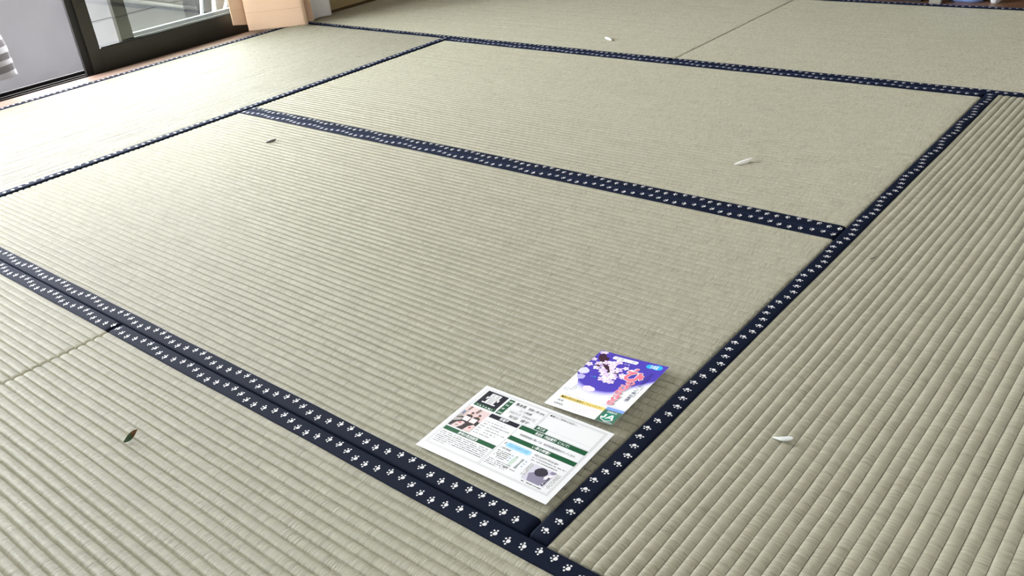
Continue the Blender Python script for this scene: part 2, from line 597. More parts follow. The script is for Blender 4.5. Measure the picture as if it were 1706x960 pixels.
# ------------------------------------------------------------------ curtains
def curtain(name, path, z0, z1, mat, label, flare=0.0, hem=None, zvar=None):
    # path: plan polyline (x, y); smooth with Catmull-Rom, extruded upwards
    P = [Vector((x, y, 0)) for x, y in path]
    pts = []
    for i in range(len(P) - 1):
        a, b, c, d = P[max(i - 1, 0)], P[i], P[i + 1], P[min(i + 2, len(P) - 1)]
        for k in range(8):
            t = k / 8
            pts.append(0.5 * ((2 * b) + (c - a) * t + (2 * a - 5 * b + 4 * c - d) * t * t + (3 * b - a - 3 * c + d) * t ** 3))
    pts.append(P[-1])
    cx = sum(p.x for p in pts) / len(pts)
    cy = sum(p.y for p in pts) / len(pts)
    root = empty(name, (cx, cy, z0))
    acc = [0.0]
    for i in range(1, len(pts)):
        acc.append(acc[-1] + (pts[i] - pts[i - 1]).length)
    rows = [0, .004, .02, .04, .06, .08, .11, .15, .2, .3, .45, .65, .9, 1.2, 1.5, z1 - z0]

    def strip(rows, off=0.0):
        V, UVs = [], []
        for h in rows:
            g = 1.0 - 0.10 * min(1, h / 1.2)
            for i, p in enumerate(pts):
                nx = pts[min(i + 1, len(pts) - 1)] - pts[max(i - 1, 0)]
                nx = Vector((nx.y, -nx.x, 0)).normalized()
                zz = h + (zvar(acc[i] / acc[-1]) * max(0, 1 - h / 0.15) if zvar else 0)
                V.append(((p.x - cx) * g + nx.x * off, (p.y - cy) * g + nx.y * off, zz))
                UVs.append((acc[i], h))
        return V, grid_faces(len(rows), len(pts)).tolist(), UVs
    V, Fc, UVs = strip(rows)
    o = mesh_obj('cloth', V, Fc, mat, root, True, UVs)
    sm = o.modifiers.new('thickness', 'SOLIDIFY')
    sm.thickness = 0.0022
    sm.offset = 0
    if hem:
        V, Fc, UVs = strip([hem, hem + 0.0012], 0.0016)
        h = mesh_obj('hem_stitching', V, Fc, MAT['thread'], root, True, UVs)
        sm = h.modifiers.new('thickness', 'SOLIDIFY')
        sm.thickness = 0.0006
        sm.offset = 0
    tag(root, label, 'curtain')
    return root


curtain('drape_curtain', [(-0.990, 1.555), (-0.985, 1.60), (-0.986, 1.645), (-1.000, 1.668), (-0.985, 1.655), (-0.962, 1.612), (-0.945, 1.608),
                          (-0.875, 1.678), (-0.806, 1.752), (-0.792, 1.772), (-0.800, 1.790), (-0.835, 1.800), (-0.842, 1.812), (-0.826, 1.822), (-0.812, 1.832)],
        0.014, 1.90, MAT['peach'], 'peach waffle-weave curtain gathered beside the glazed sash', hem=0.071,
        zvar=lambda t: 0.030 * max(0, 1 - t / 0.33) - 0.004 * t)
curtain('sheer_curtain', [(-0.885, 1.80), (-0.872, 1.835), (-0.862, 1.87), (-0.868, 1.90), (-0.858, 1.935), (-0.846, 1.953), (-0.862, 1.968), (-0.885, 1.96)],
        0.006, 1.90, MAT['lace'], 'white sheer curtain hanging behind the peach curtain against the tan wall')
bm = bmesh.new()
bmesh.ops.create_cone(bm, cap_ends=True, segments=14, radius1=0.012, radius2=0.012, depth=2.75,
                      matrix=Matrix.Translation((-0.872, 0.62, 1.925)) @ Matrix.Rotation(math.pi / 2, 4, 'X'))
cr = bm_obj('curtain_rod', bm, MAT['bronze'], None, True)
for s in (-0.70, 1.97):
    box_obj('bracket', (-0.9172, s - 0.01, 1.91), (-0.872, s + 0.01, 1.94), MAT['bronze'], cr)
tag(cr, 'dark curtain rod above the window carrying both curtains', 'curtain rod')

# ------------------------------------------------------------------ tatami mats
HW = 0.030      # border width


def mat_frame(axis, x0, x1, y0, y1, dz):
    """map (s along length, w across, z) to world, axis 'x' or 'y'"""
    if axis == 'x':
        return lambda s, w, z: (x0 + s, y0 + w, z + dz), x1 - x0, y1 - y0
    return lambda s, w, z: (x0 + w, y0 + s, z + dz), y1 - y0, x1 - x0


def paw_shape():
    polys = []
    pad = []
    for k in range(14):
        a = 2 * math.pi * k / 14
        r = 1.0 + 0.09 * math.cos(3 * a + math.pi)
        pad.append((-0.0009 + 0.0026 * r * math.cos(a), 0.0030 * r * math.sin(a)))
    polys.append(pad)
    for ang in (-82, -28, 28, 82):
        a = math.radians(ang)
        c = (-0.0004 + 0.0046 * math.cos(a), 0.0050 * math.sin(a))
        t = []
        for k in range(8):
            q = 2 * math.pi * k / 8
            t.append((c[0] + 0.00135 * math.cos(q), c[1] + 0.00130 * math.sin(q)))
        polys.append(t)
    return polys


PAW = paw_shape()


def border_top(w):
    # crown of the cloth band across its width (0 = outer edge of the mat)
    return 0.0011 + 0.0010 * math.sin(math.pi * min(1, max(0, w / HW))) ** 0.8


def make_border(parent, base, fr, length, width, side, phase, flip):
    f, _, _ = fr
    prof = [(0.0006, -0.045), (0.0006, -0.0022), (0.0011, -0.0002)] + [(w, border_top(w)) for w in (.0024, .005, .0085, .012, .015, .018, .0215, .025, .0276)] + [(0.0294, 0.0002), (0.0300, -0.0014), (0.0300, -0.010)]
    ss = [0.0008, 0.0010, 0.0022, 0.0045, 0.009] + list(np.linspace(0.03, length - 0.03, 44)) + [length - 0.009, length - 0.0045, length - 0.0022, length - 0.0010, length - 0.0008]
    drop = {0: -0.045, 1: -0.0055, 2: -0.0028, 3: -0.0010, 4: -0.0002}
    n = len(ss)
    V, UVs = [], []
    for i, s in enumerate(ss):
        k = min(i, n - 1 - i)
        dd = drop.get(k, 0.0)
        wob = 0.0004 * math.sin(s * 11 + phase * 90) + 0.0003 * math.sin(s * 27 + 1.3)
        for (w, z) in prof:
            ww = w + (wob if w > 0.025 else 0)
            wr = ww if side == 0 else width - ww
            x, y, zz = f(s, wr, max(z + dd, -0.045) if k else min(z, -0.02))
            V.append((x - base[0], y - base[1], zz))
            UVs.append((s, ww))
    fc = grid_faces(n, len(prof))
    bo = mesh_obj('border', V, fc.tolist(), MAT['navy'], parent, True, UVs)
    # woven paw prints, walking along a gentle wave
    V, Fc = [], []
    cnt = int((length - 0.012) / 0.0203)
    s0 = (phase % 0.0203) + 0.006
    for i in range(cnt + 1):
        s = s0 + i * 0.0203
        if s > length - 0.006:
            break
        th = 2 * math.pi * (s - phase) / 0.1218
        w = 0.0155 + 0.0048 * math.cos(th)
        dirn = -1 if not flip else 1
        slope = -0.0048 * math.sin(th) * 2 * math.pi / 0.1218
        ang = math.atan(slope) * 1.3
        if side:
            ang, wv = -ang, width - w
        else:
            wv = w
        ca, sa = math.cos(ang), math.sin(ang)
        for poly in PAW:
            b0 = len(V)
            for (px, py) in poly:
                px *= dirn
                qx, qy = px * ca - py * sa, px * sa + py * ca
                wl = (wv + qy) if not side else width - (wv + qy)
                x, y, z = f(s + qx, wv + qy, border_top(wl) + 0.00018)
                V.append((x - base[0], y - base[1], z))
            ids = list(range(b0, b0 + len(poly)))
            a_, b_, c_ = (Vector(V[ids[0]]), Vector(V[ids[1]]), Vector(V[ids[2]]))
            if (b_ - a_).cross(c_ - b_).z < 0:
                ids.reverse()
            Fc.append(ids)
    pp = mesh_obj('paw_prints', V, Fc, MAT['paw'], bo)
    pp['kind'] = 'stuff'
    pp['label'] = 'white woven paw prints'


def make_mat(axis, x0, x1, y0, y1, label, phases, dz=0.0, flip=False):
    g = 0.0007
    fr = mat_frame(axis, x0 + g, x1 - g, y0 + g, y1 - g, dz)
    f, length, width = fr
    base = ((x0 + x1) / 2, (y0 + y1) / 2)
    root = empty('tatami_mat', (base[0], base[1], 0))
    # ribbed rush surface between the two borders
    w0, w1 = HW - 0.004, width - HW + 0.004
    nr = int(round((w1 - w0) / PITCH))
    pit = (w1 - w0) / nr
    t = np.array([0.0, 0.035, 0.10, 0.20, 0.34, 0.50, 0.66, 0.80, 0.90, 0.965])
    q = np.abs(2 * t - 1)
    zt = -0.0038 * (1 - (1 - np.minimum(q, 1.0) ** 2.1) ** (1 / 2.0))
    wv = np.concatenate([(w0 + pit * (k + t)) for k in range(nr)] + [np.array([w1])])
    zv = np.concatenate([zt] * nr + [np.array([zt[0]])])
    rib = np.concatenate([np.full(len(t), k) for k in range(nr)] + [np.array([nr - 1])])
    amp = (1 + 0.10 * rng.standard_normal(nr))[rib]
    uvw = np.concatenate([(k + 0.002 + 0.996 * t) * PITCH for k in range(nr)] + [np.array([(nr - 0.002) * PITCH])])
    na = 90
    ss = np.concatenate([[0.0, 0.0002, 0.0010, 0.0026, 0.0055], np.linspace(0.012, length - 0.012, na), length - np.array([0.0055, 0.0026, 0.0010, 0.0002, 0.0])])
    dr = np.zeros(len(ss))
    ends = np.array([-0.045, -0.0050, -0.0026, -0.0010, -0.0002])
    dr[:5] = ends
    dr[-5:] = ends[::-1]
    S, Wg = np.meshgrid(ss, wv, indexing='ij')
    ph = rng.uniform(0, 6.28, nr)[rib]
    ph2 = rng.uniform(0, 6.28, nr)[rib]
    ph_w = rng.uniform(0, 6.28, 3)
    Wg = Wg + 0.00045 * np.sin(S * 7.0 + ph_w[0]) + 0.00025 * np.sin(S * 23.0 + ph_w[1])
    mod = 1 + 0.10 * np.sin(S * 38 + ph[None, :]) + 0.08 * np.sin(S * 91 + ph2[None, :])
    Z = zv[None, :] * amp[None, :] * mod + dr[:, None]
    Z += 0.00025 * np.sin(S * 9 + ph[None, :])
    if axis == 'x':
        V = np.stack([x0 + g + S - base[0], y0 + g + Wg - base[1], Z + dz], -1).reshape(-1, 3)
    else:
        V = np.stack([x0 + g + Wg - base[0], y0 + g + S - base[1], Z + dz], -1).reshape(-1, 3)
    off = rng.uniform(0, 50)
    UV = np.stack([S + off, np.broadcast_to(uvw[None, :], S.shape) + PITCH * 200 * rng.integers(1, 9)], -1).reshape(-1, 2)
    fq = grid_faces(len(ss), len(wv))
    if axis == 'x':
        fq = fq[:, ::-1]
        fq = fq[:, ::-1]
    else:
        fq = fq[:, ::-1]
    big_mesh('rush_surface', V, fq, UV, MAT['rush'], root)
    make_border(root, base, fr, length, width, 0, phases[0], flip)
    make_border(root, base, fr, length, width, 1, phases[1], flip)
    tag(root, label, 'tatami mat', 'tatami mats covering the room floor')
    return root


make_mat('x', X1, X2, Y1, Y2, 'tatami mat on which the white leaflet and the purple card lie', (1.727 - X1, 0.03))
make_mat('x', X1, X2, Y2, Y3, 'tatami mat carrying only a thin white paper curl', (0.05, 0.08), flip=True)
make_mat('y', X0, X1, Y1 - 0.002, Y3, 'bright tatami mat along the window sill under the peach curtain', (0.04, 0.02), dz=0.0004)
make_mat('y', X2, X3, Y1 + 0.0005, Y3, 'tatami mat bearing a white curled leaf, ribs running away from the leaflet', (0.05, 0.03), dz=0.0014)
make_mat('x', X0, XSF, Y3, Y4, 'tatami mat at the tan wall carrying a small white paper bit', (0.07, 0.05))
make_mat('x', XSF, X3, Y3, Y4, 'tatami mat in front of the black cabinet and blue bag', (0.02, 0.09), flip=True)
make_mat('x', X0, XSN, Y0, Y1, 'bare tatami mat butting end to end against the mat with the green leaf', (0.03, 0.06), dz=0.0002)
make_mat('x', XSN, X3, Y0, Y1, 'tatami mat bearing the small green and brown leaf', (0.01, 1.802 - XSN), dz=0.0006)


# ------------------------------------------------------------------ printed papers
class Sheet:
    """A printed sheet: millimetre layout (u right, v down) mapped on a gently lifted paper."""

    def __init__(self, name, corners, W, H, bow, label, cat):
        self.c = [Vector(c) for c in corners]
        self.W, self.H, self.bow = W, H, bow
        self.o = sum(self.c, Vector()) / 4
        self.o.z = 0
        self.root = empty(name, self.o)
        tag(self.root, label, cat)
        nu, nv = 24, 18
        V = []
        for j in range(nv):
            for i in range(nu):
                V.append(self.at(W * i / (nu - 1), H * j / (nv - 1), 0))
        p = mesh_obj('paper', V, [f[::-1] for f in grid_faces(nv, nu).tolist()], MAT['paper'], self.root, False)
        sm = p.modifiers.new('thickness', 'SOLIDIFY')
        sm.thickness = 0.0003
        sm.offset = -1
        self.layers = {}

    def at(self, u, v, h):
        a, b = u / self.W, v / self.H
        c = self.c
        p = (c[0] * (1 - a) + c[1] * a) * (1 - b) + (c[3] * (1 - a) + c[2] * a) * b
        z = p.z + self.bow * (4 * a * (1 - a)) + h
        return (p.x - self.o.x, p.y - self.o.y, z)

    def layer(self, part, inkn):
        return self.layers.setdefault((part, inkn), ([], []))

    def poly(self, part, inkn, pts, lvl=1):
        V, Fc = self.layer(part, inkn)
        b = len(V)
        # keep the front side up
        ar = sum(pts[i][0] * pts[(i + 1) % len(pts)][1] - pts[(i + 1) % len(pts)][0] * pts[i][1] for i in range(len(pts)))
        if ar > 0:
            pts = pts[::-1]
        V += [self.at(u, v, 0.00006 * lvl) for u, v in pts]
        Fc.append(list(range(b, b + len(pts))))

    def rect(self, part, inkn, u0, v0, u1, v1, lvl=1, step=9.0):
        nu = max(1, int(math.ceil((u1 - u0) / step)))
        nv = max(1, int(math.ceil((v1 - v0) / step)))
        V, Fc = self.layer(part, inkn)
        b = len(V)
        for j in range(nv + 1):
            for i in range(nu + 1):
                V.append(self.at(u0 + (u1 - u0) * i / nu, v0 + (v1 - v0) * j / nv, 0.00006 * lvl))
        Fc += [[b + k for k in f[::-1]] for f in grid_faces(nv + 1, nu + 1).tolist()]

    def line(self, part, inkn, u0, v0, u1, v1, w=0.35, lvl=1):
        if abs(u1 - u0) > abs(v1 - v0):
            self.rect(part, inkn, min(u0, u1), v0 - w / 2, max(u0, u1), v0 + w / 2, lvl)
        else:
            self.rect(part, inkn, u0 - w / 2, min(v0, v1), u0 + w / 2, max(v0, v1), lvl)

    def ellipse(self, part, inkn, cu, cv, ru, rv, lvl=1, n=14, rot=0.0, wob=0.0, seed=0):
        r_ = random.Random(seed)
        pts = []
        for k in range(n):
            a = 2 * math.pi * k / n
            s = 1 + wob * (r_.random() - 0.5) * 2
            x, y = ru * s * math.cos(a), rv * s * math.sin(a)
            pts.append((cu + x * math.cos(rot) - y * math.sin(rot), cv + x * math.sin(rot) + y * math.cos(rot)))
        self.poly(part, inkn, pts, lvl)

    def text(self, part, inkn, s, u, v, size, width=None, lvl=2, bold=0.0, rot=0.0, align='LEFT', vert=False):
        """text baseline-left at (u, v) in mm; size = character height in mm"""
        cu = bpy.data.curves.new('t', 'FONT')
        cu.body = s
        cu.size = 1.0
        cu.resolution_u = 2
        cu.offset = bold
        ob = bpy.data.objects.new('t', cu)
        COL.objects.link(ob)
        dg = bpy.context.evaluated_depsgraph_get()
        me = bpy.data.meshes.new_from_object(ob.evaluated_get(dg))
        n = len(me.vertices)
        co = np.empty(n * 3)
        me.vertices.foreach_get('co', co)
        co = co.reshape(-1, 3)
        fs = [list(p.vertices) for p in me.polygons]
        bpy.data.objects.remove(ob)
        bpy.data.curves.remove(cu)
        bpy.data.meshes.remove(me)
        if n == 0:
            return
        x0, x1 = co[:, 0].min(), co[:, 0].max()
        sx = size / 0.75
        sw = width / (x1 - x0) if width else sx
        if align == 'CENTER':
            u -= 0.5 * sw * (x1 - x0)
        V, Fc = self.layer(part, inkn)
        b = len(V)
        ca, sa = math.cos(rot), math.sin(rot)
        for x, y, _ in co:
            du, dv = (x - x0) * sw, -y * sx
            V.append(self.at(u + du * ca - dv * sa, v + du * sa + dv * ca, 0.00006 * lvl))
        Fc += [[b + k for k in f] for f in fs]

    def lines(self, part, inkn, u0, v0, u1, v1, n, h=1.1, seed=1, last=0.6, lvl=1, dens=0.8):
        """rows of body print too small to read: broken dashes"""
        r_ = random.Random(seed)
        for k in range(n):
            v = v0 + (v1 - v0) * k / max(1, n - 1)
            u = u0
            end = u1 if k < n - 1 else u0 + (u1 - u0) * last
            while u < end - 0.6:
                w = r_.choice((0.7, 0.9, 1.2, 1.4))
                if r_.random() < dens:
                    hh = h * r_.uniform(0.55, 1.0)
                    self.rect(part, inkn, u, v - hh / 2, min(u + w, end), v + hh / 2, lvl)
                u += w + r_.choice((0.25, 0.35, 0.5))

    def vlines(self, part, inkn, u, v0, v1, n, pitch, w=0.9, seed=3):
        r_ = random.Random(seed)
        for k in range(n):
            v = v0
            uu = u + k * pitch
            end = v1 - r_.uniform(0, 0.25) * (v1 - v0)
            while v < end:
                h = r_.choice((0.8, 1.1, 1.5))
                if r_.random() < 0.85:
                    self.rect(part, inkn, uu, v, uu + w * r_.uniform(0.6, 1), min(v + h, end))
                v += h + r_.choice((0.25, 0.45))

    def finish(self, inks):
        for (part, inkn), (V, Fc) in self.layers.items():
            mesh_obj(part, V, Fc, ink(inkn, inks[inkn]), self.root)


INKS = dict(navy=(0.005, 0.006, 0.018), green=(0.006, 0.085, 0.032), white=(0.88, 0.89, 0.92), black=(0.006, 0.006, 0.008), dgrey=(0.05, 0.05, 0.065),
            lgrey=(0.42, 0.43, 0.50), rule=(0.10, 0.11, 0.12), pill=(0.34, 0.66, 0.86), pillink=(0.10, 0.25, 0.55), pink=(0.80, 0.19, 0.27), palepink=(0.82, 0.62, 0.70),
            blush=(0.84, 0.64, 0.66), photo_wall=(0.72, 0.56, 0.56), photo_dark=(0.035, 0.025, 0.030), photo_skin=(0.48, 0.27, 0.20), photo_grey=(0.42, 0.38, 0.38), photo_brown=(0.20, 0.14, 0.13),
            photo_red=(0.55, 0.08, 0.09), photo_blue=(0.05, 0.08, 0.30), rush_pale=(0.55, 0.66, 0.60), rush_dark=(0.30, 0.34, 0.34), mono_light=(0.62, 0.60, 0.72), mono_mid=(0.25, 0.23, 0.33), mono_dark=(0.035, 0.03, 0.05),
            purple=(0.075, 0.05, 0.45), purple2=(0.26, 0.22, 0.70), purple3=(0.50, 0.47, 0.82), purple4=(0.70, 0.69, 0.90), petal=(0.72, 0.55, 0.82), petal2=(0.84, 0.72, 0.90), petalw=(0.90, 0.86, 0.93), branch=(0.05, 0.015, 0.035),
            cyan=(0.03, 0.45, 0.85), yellow=(0.86, 0.68, 0.22), sea=(0.20, 0.34, 0.74), jagreen=(0.055, 0.15, 0.10), jalight=(0.01, 0.22, 0.14), bracket=(0.03, 0.03, 0.10))

# ---- leaflet about the mat
L = Sheet('leaflet', [(1.5834, .2012, .0015), (1.8057, .2018, .007), (1.813, .0454, .009), (1.5929, .0453, .003)], 210, 150, 0.0006,
          'white leaflet with green bars and a black kanji block, lying beside the navy border', 'leaflet')
for w_, (a, b, c, d) in ((0.35, (6.3, 5.0, 202.6, 137.6)), (0.3, (8.4, 6.9, 200.6, 135.6))):
    L.line('ruled_lines', 'rule', a, b, c, b, w_)
    L.line('ruled_lines', 'rule', a, d, c, d, w_)
    L.line('ruled_lines', 'rule', a, b, a, d, w_)
    L.line('ruled_lines', 'rule', c, b, c, d, w_)
L.rect('title_block', 'navy', 11, 8, 46.5, 38.4)
L.text('title_kanji', 'white', '畳', 28.6, 32.0, 19.5, width=22.5, align='CENTER', bold=0.012)
L.rect('title_band', 'green', 11, 38.4, 47.5, 44.2)
L.text('title_band_text', 'white', 'T A T A M I', 15, 43.0, 3.3, width=27, bold=0.01)
L.rect('row_heading_strip', 'green', 50, 9.5, 59, 44.2)
for k, s in enumerate(('生産地', '品名', '品種', '生産者')):
    L.text('row_headings', 'white', s, 54.5, 15.3 + 8.7 * k, 2.6, align='CENTER', bold=0.012, width=7.2 if len(s) == 3 else 5)
L.text('row_text', 'black', '熊本県', 63.5, 16.3, 5.2, width=17, bold=0.008)
L.text('row_text', 'black', '国産い草100%', 85, 16.2, 3.9, width=26, bold=0.004)
L.text('row_text', 'black', '三八麻綿', 76, 25.2, 4.2, width=20)
L.text('row_text', 'black', 'ひのさらさ（ひのみどり）', 65, 33.6, 4.2, width=43)
L.text('row_text', 'black', '松田', 71, 42.6, 5.0, width=13)
L.text('row_text', 'black', '博宇', 90, 42.6, 5.0, width=13)
for v in (18.2, 27.0, 35.6):
    L.line('row_rules', 'lgrey', 60.5, v, 113, v, 0.3)
L.line('ruled_lines', 'rule', 113.3, 7, 113.3, 45.2, 0.3)
L.line('ruled_lines', 'rule', 115.4, 7, 115.4, 45.2, 0.3)
L.line('ruled_lines', 'rule', 48, 45.6, 200.6, 45.6, 0.3)
L.text('shop_note', 'black', '●畳のご用命は当店へ', 118, 12.3, 3.2, width=42)
L.rect('shop_tag', 'green', 115.5, 37.2, 133.3, 45.3)
L.text('shop_tag_text', 'white', '施工店', 124.4, 42.8, 3.8, width=12, align='CENTER', bold=0.015)
L.line('ruled_lines', 'lgrey', 133.3, 38.4, 200.6, 38.4, 0.3)
# photograph of two people holding certificates
L.rect('photo_print', 'photo_wall', 8.8, 48.4, 45.8, 95.5, 1)
L.rect('photo_print', 'photo_dark', 8.8, 72, 45.8, 95.5, 2)
L.poly('photo_print', 'photo_grey', [(8.8, 60), (15, 58), (15, 72), (8.8, 76)], 3)
L.rect('photo_print', 'photo_blue', 10.5, 61.5, 12.4, 67.5, 4)
L.poly('photo_print', 'photo_brown', [(13, 48.6), (16.5, 48.6), (15, 58), (12.5, 57)], 3)
L.poly('photo_print', 'photo_brown', [(28, 49), (32, 49), (30.5, 59), (26.5, 58)], 3)
for cx_ in (24, 36.5):
    L.poly('photo_print', 'photo_dark', [(cx_ - 5.5, 73), (cx_ - 5, 66), (cx_ - 1.5, 64.5), (cx_ + 1.5, 64.5), (cx_ + 5, 66), (cx_ + 5.5, 73)], 3)
    L.ellipse('photo_print', 'photo_skin', cx_, 61.8, 2.0, 2.9, 4)
    L.ellipse('photo_print', 'photo_dark', cx_, 60.0, 2.1, 1.6, 5)
L.rect('photo_print', 'photo_wall', 18.5, 69, 29, 78.5, 6)
L.rect('photo_print', 'photo_wall', 30.5, 69, 40.5, 78.5, 6)
L.rect('photo_print', 'petalw', 19.3, 70, 28.2, 77.6, 7)
L.rect('photo_print', 'petalw', 31.3, 70, 39.7, 77.6, 7)
L.poly('photo_print', 'photo_grey', [(9, 78), (17, 74.5), (18.5, 80), (9, 86)], 3)
L.poly('photo_print', 'photo_wall', [(13.5, 95.3), (16, 86), (23, 80.5), (28, 82), (27, 89), (23, 95.3)], 3)
L.poly('photo_print', 'photo_wall', [(34, 95.3), (36, 86), (41, 80), (45.6, 81), (45.6, 95.3)], 3)
L.ellipse('photo_print', 'photo_red', 21, 84.5, 2.2, 1.2, 4, rot=-.4)
L.ellipse('photo_print', 'photo_red', 40, 87, 2.0, 1.6, 4, rot=-.4)
L.ellipse('photo_print', 'photo_dark', 20, 90.5, 2.6, 0.8, 4, rot=-.3)
# awards
L.rect('award_bar', 'navy', 47.2, 47.5, 95.3, 55.6)
L.text('award_bar_text', 'white', '受賞歴', 71, 53.5, 4.4, width=14, align='CENTER', bold=0.02)
L.lines('award_text', 'dgrey', 66, 59.6, 80, 59.6, 1, 1.0, 2, last=1)
for k in range(6):
    L.lines('award_text', 'dgrey', 49, 64.2 + 5.2 * k, 57, 0, 1, 1.3, 10 + k, last=1)
    L.lines('award_text', 'dgrey', 60, 64.2 + 5.2 * k, (86, 94, 80, 93, 82, 76)[k], 0, 1, 1.5, 20 + k, last=1)
L.rect('producer_bar', 'green', 8.8, 98.0, 94.8, 105.6)
L.text('producer_bar_text', 'white', '産地の取組姿勢', 50, 104.0, 4.3, width=33, align='CENTER', bold=0.02)
L.lines('producer_text', 'dgrey', 11, 109.5, 92, 129.5, 7, 1.4, 31, last=0.3)
L.line('ruled_lines', 'rule', 94.6, 97, 94.6, 135.6, 0.3)
L.line('ruled_lines', 'rule', 97.0, 46, 97.0, 135.6, 0.3)
# right column
L.rect('safety_bar', 'green', 98, 46.7, 200.9, 55.2)
L.text('safety_bar_text', 'white', '安全性（残留農薬）について！', 149, 53.4, 4.4, width=52, align='CENTER', bold=0.02)
L.text('safety_text', 'dgrey', '残留農薬検査に関しては、毎年残留農薬検査を行っています。', 107, 65.2, 3.4, width=86)
L.rect('feature_bar', 'green', 97.6, 71.0, 201.2, 79.0)
L.text('feature_bar_text', 'white', 'い草の特徴！', 149, 77.4, 4.6, width=27, align='CENTER', bold=0.02)
L.rect('pill_badge', 'pill', 107.5, 83.0, 138, 92.2)
L.ellipse('pill_badge', 'pill', 107.5, 87.6, 4.3, 4.6, 1)
L.ellipse('pill_badge', 'pill', 138, 87.6, 4.3, 4.6, 1)
L.text('pill_badge_text', 'pillink', 'まごころ込めています', 122.8, 89.2, 3.8, width=30, align='CENTER')
L.poly('feature_diagram', 'black', [(100.5, 88.5), (101.8, 84), (102.6, 84.4), (101.6, 88.8)])
L.text('diagram_title', 'dgrey', 'い草の断面', 100.5, 97.8, 3.2, width=16)
L.lines('diagram_notes', 'black', 101, 102, 122, 114.5, 5, 1.5, 41, last=0.9)
L.lines('diagram_footnote', 'dgrey', 100, 119.5, 134, 128.8, 4, 1.3, 42, last=0.95)
L.ellipse('feature_diagram', 'rush_pale', 130.5, 110.5, 2.9, 10.4, 1, 18, rot=0.03)
L.ellipse('feature_diagram', 'rush_dark', 130.8, 101.2, 1.9, 0.9, 2)
L.poly('feature_diagram', 'rush_dark', [(138.6, 100.6), (142.2, 100.6), (141.4, 108), (142.4, 120), (138.4, 120), (139.4, 108)])
for k in range(3):
    v = 102.4 + 5 * k
    L.poly('feature_diagram', 'pillink', [(123.6, v - 1.1), (126.4, v), (123.6, v + 1.1)])
    L.poly('feature_diagram', 'pillink', [(147.0, v - 1.1), (144.2, v), (147.0, v + 1.1)])
L.lines('rush_caption', 'black', 126, 124, 133, 0, 1, 1.4, 43, last=1)
L.lines('stem_caption', 'black', 136.5, 124, 146, 0, 1, 1.4, 44, last=1)
L.text('feature_text', 'dgrey', '表面に光沢があり弾力性に富み', 147, 87.6, 3.0, width=36)
L.lines('feature_text', 'dgrey', 147, 91.2, 198, 95.6, 2, 1.5, 45, last=0.85)
L.vlines('section_side_text', 'black', 153.0, 101, 128, 3, 2.0)
L.vlines('section_edge_text', 'black', 193.0, 101, 130, 3, 2.0, seed=5)
L.rect('section_print', 'mono_light', 158.5, 99.6, 191, 129.2, 1)
L.poly('section_print', 'mono_mid', [(160.5, 117), (166, 112), (184, 114), (186, 121), (184, 129), (166, 129)], 2)
L.ellipse('section_print', 'mono_dark', 173.5, 108.5, 9.0, 7.6, 3, 22, wob=0.07, seed=4)
L.poly('section_print', 'mono_mid', [(184, 100), (190.8, 100), (190.8, 107), (183, 104)], 2)
L.poly('section_print', 'petalw', [(181.5, 112), (190.8, 103), (190.8, 107), (183, 118)], 4)
for k in range(6):
    L.ellipse('section_print', 'mono_dark', 187.5 + 0.5 * math.sin(k * 2.1), 112.5 + 2.7 * k, 1.7, 1.2, 5, 8, wob=0.3, seed=k)
L.lines('section_caption', 'black', 160.5, 132.3, 190, 0, 1, 1.8, 46, last=1, dens=0.95)
L.finish(INKS)

# ---- cherry-blossom card
K = Sheet('postcard', [(1.6733, .3646, .002), (1.7882, .368, .010), (1.7967, .2097, .013), (1.6825, .2099, .004)], 100, 150, -0.001,
          'purple cherry-blossom card with a yellow bar and green logo, above the white leaflet', 'card')


def edge_curve(t, k):
    # lower edge of the purple field, k = band offset in mm
    u = 100 * t
    v = 76 + 16 * math.sin(math.pi * min(1, t * 1.22)) - 62 * max(0, t - 0.62) ** 1.25 * 2.0
    return u, v + k


for lvl, (inkn, k) in enumerate((('purple4', 11), ('purple3', 7), ('purple2', 3.2), ('purple', 0))):
    top = [(0.0, 0.0), (25, 0), (50, 0), (75, 0), (100.0, 0.0)]
    bot = [edge_curve(t, k) for t in np.linspace(1, 0, 26)]
    bot = [(min(100, max(0, u)), min(150, v)) for u, v in bot]
    # strip of quads so the field follows the paper
    for i in range(25):
        (ua, va), (ub, vb) = bot[i + 1], bot[i]
        for j in range(4):
            f0, f1 = j / 4, (j + 1) / 4
            K.poly('purple_field', inkn, [(ua, va * f0), (ub, vb * f0), (ub, vb * f1), (ua, va * f1)], lvl + 1)
K.ellipse('soft_blossom', 'purple4', 5, 58, 7, 8, 5, wob=.15)
K.ellipse('soft_blossom', 'purple3', 8, 73, 7, 6, 5, wob=.2, seed=3)
K.ellipse('soft_blossom', 'petal2', 33, 93, 9, 6, 5, wob=.1, seed=5)
K.poly('left_margin', 'white', [(0, 66), (4, 73), (9, 80), (14, 90), (14, 104), (0, 104)], 5)
# blossoms
rb = random.Random(11)


def blossom(u, v, r, lvl):
    a0 = rb.random() * 6
    for q in range(5):
        a = a0 + q * 2 * math.pi / 5
        K.ellipse('cherry_blossom', rb.choice(('petal2', 'petal2', 'petalw', 'petal')), u + r * .58 * math.cos(a), v + r * .58 * math.sin(a) * 1.05, r * .52, r * .38, lvl, 9, rot=a)
    K.ellipse('cherry_blossom', 'branch', u, v, r * .10, r * .10, lvl + 1, 6)


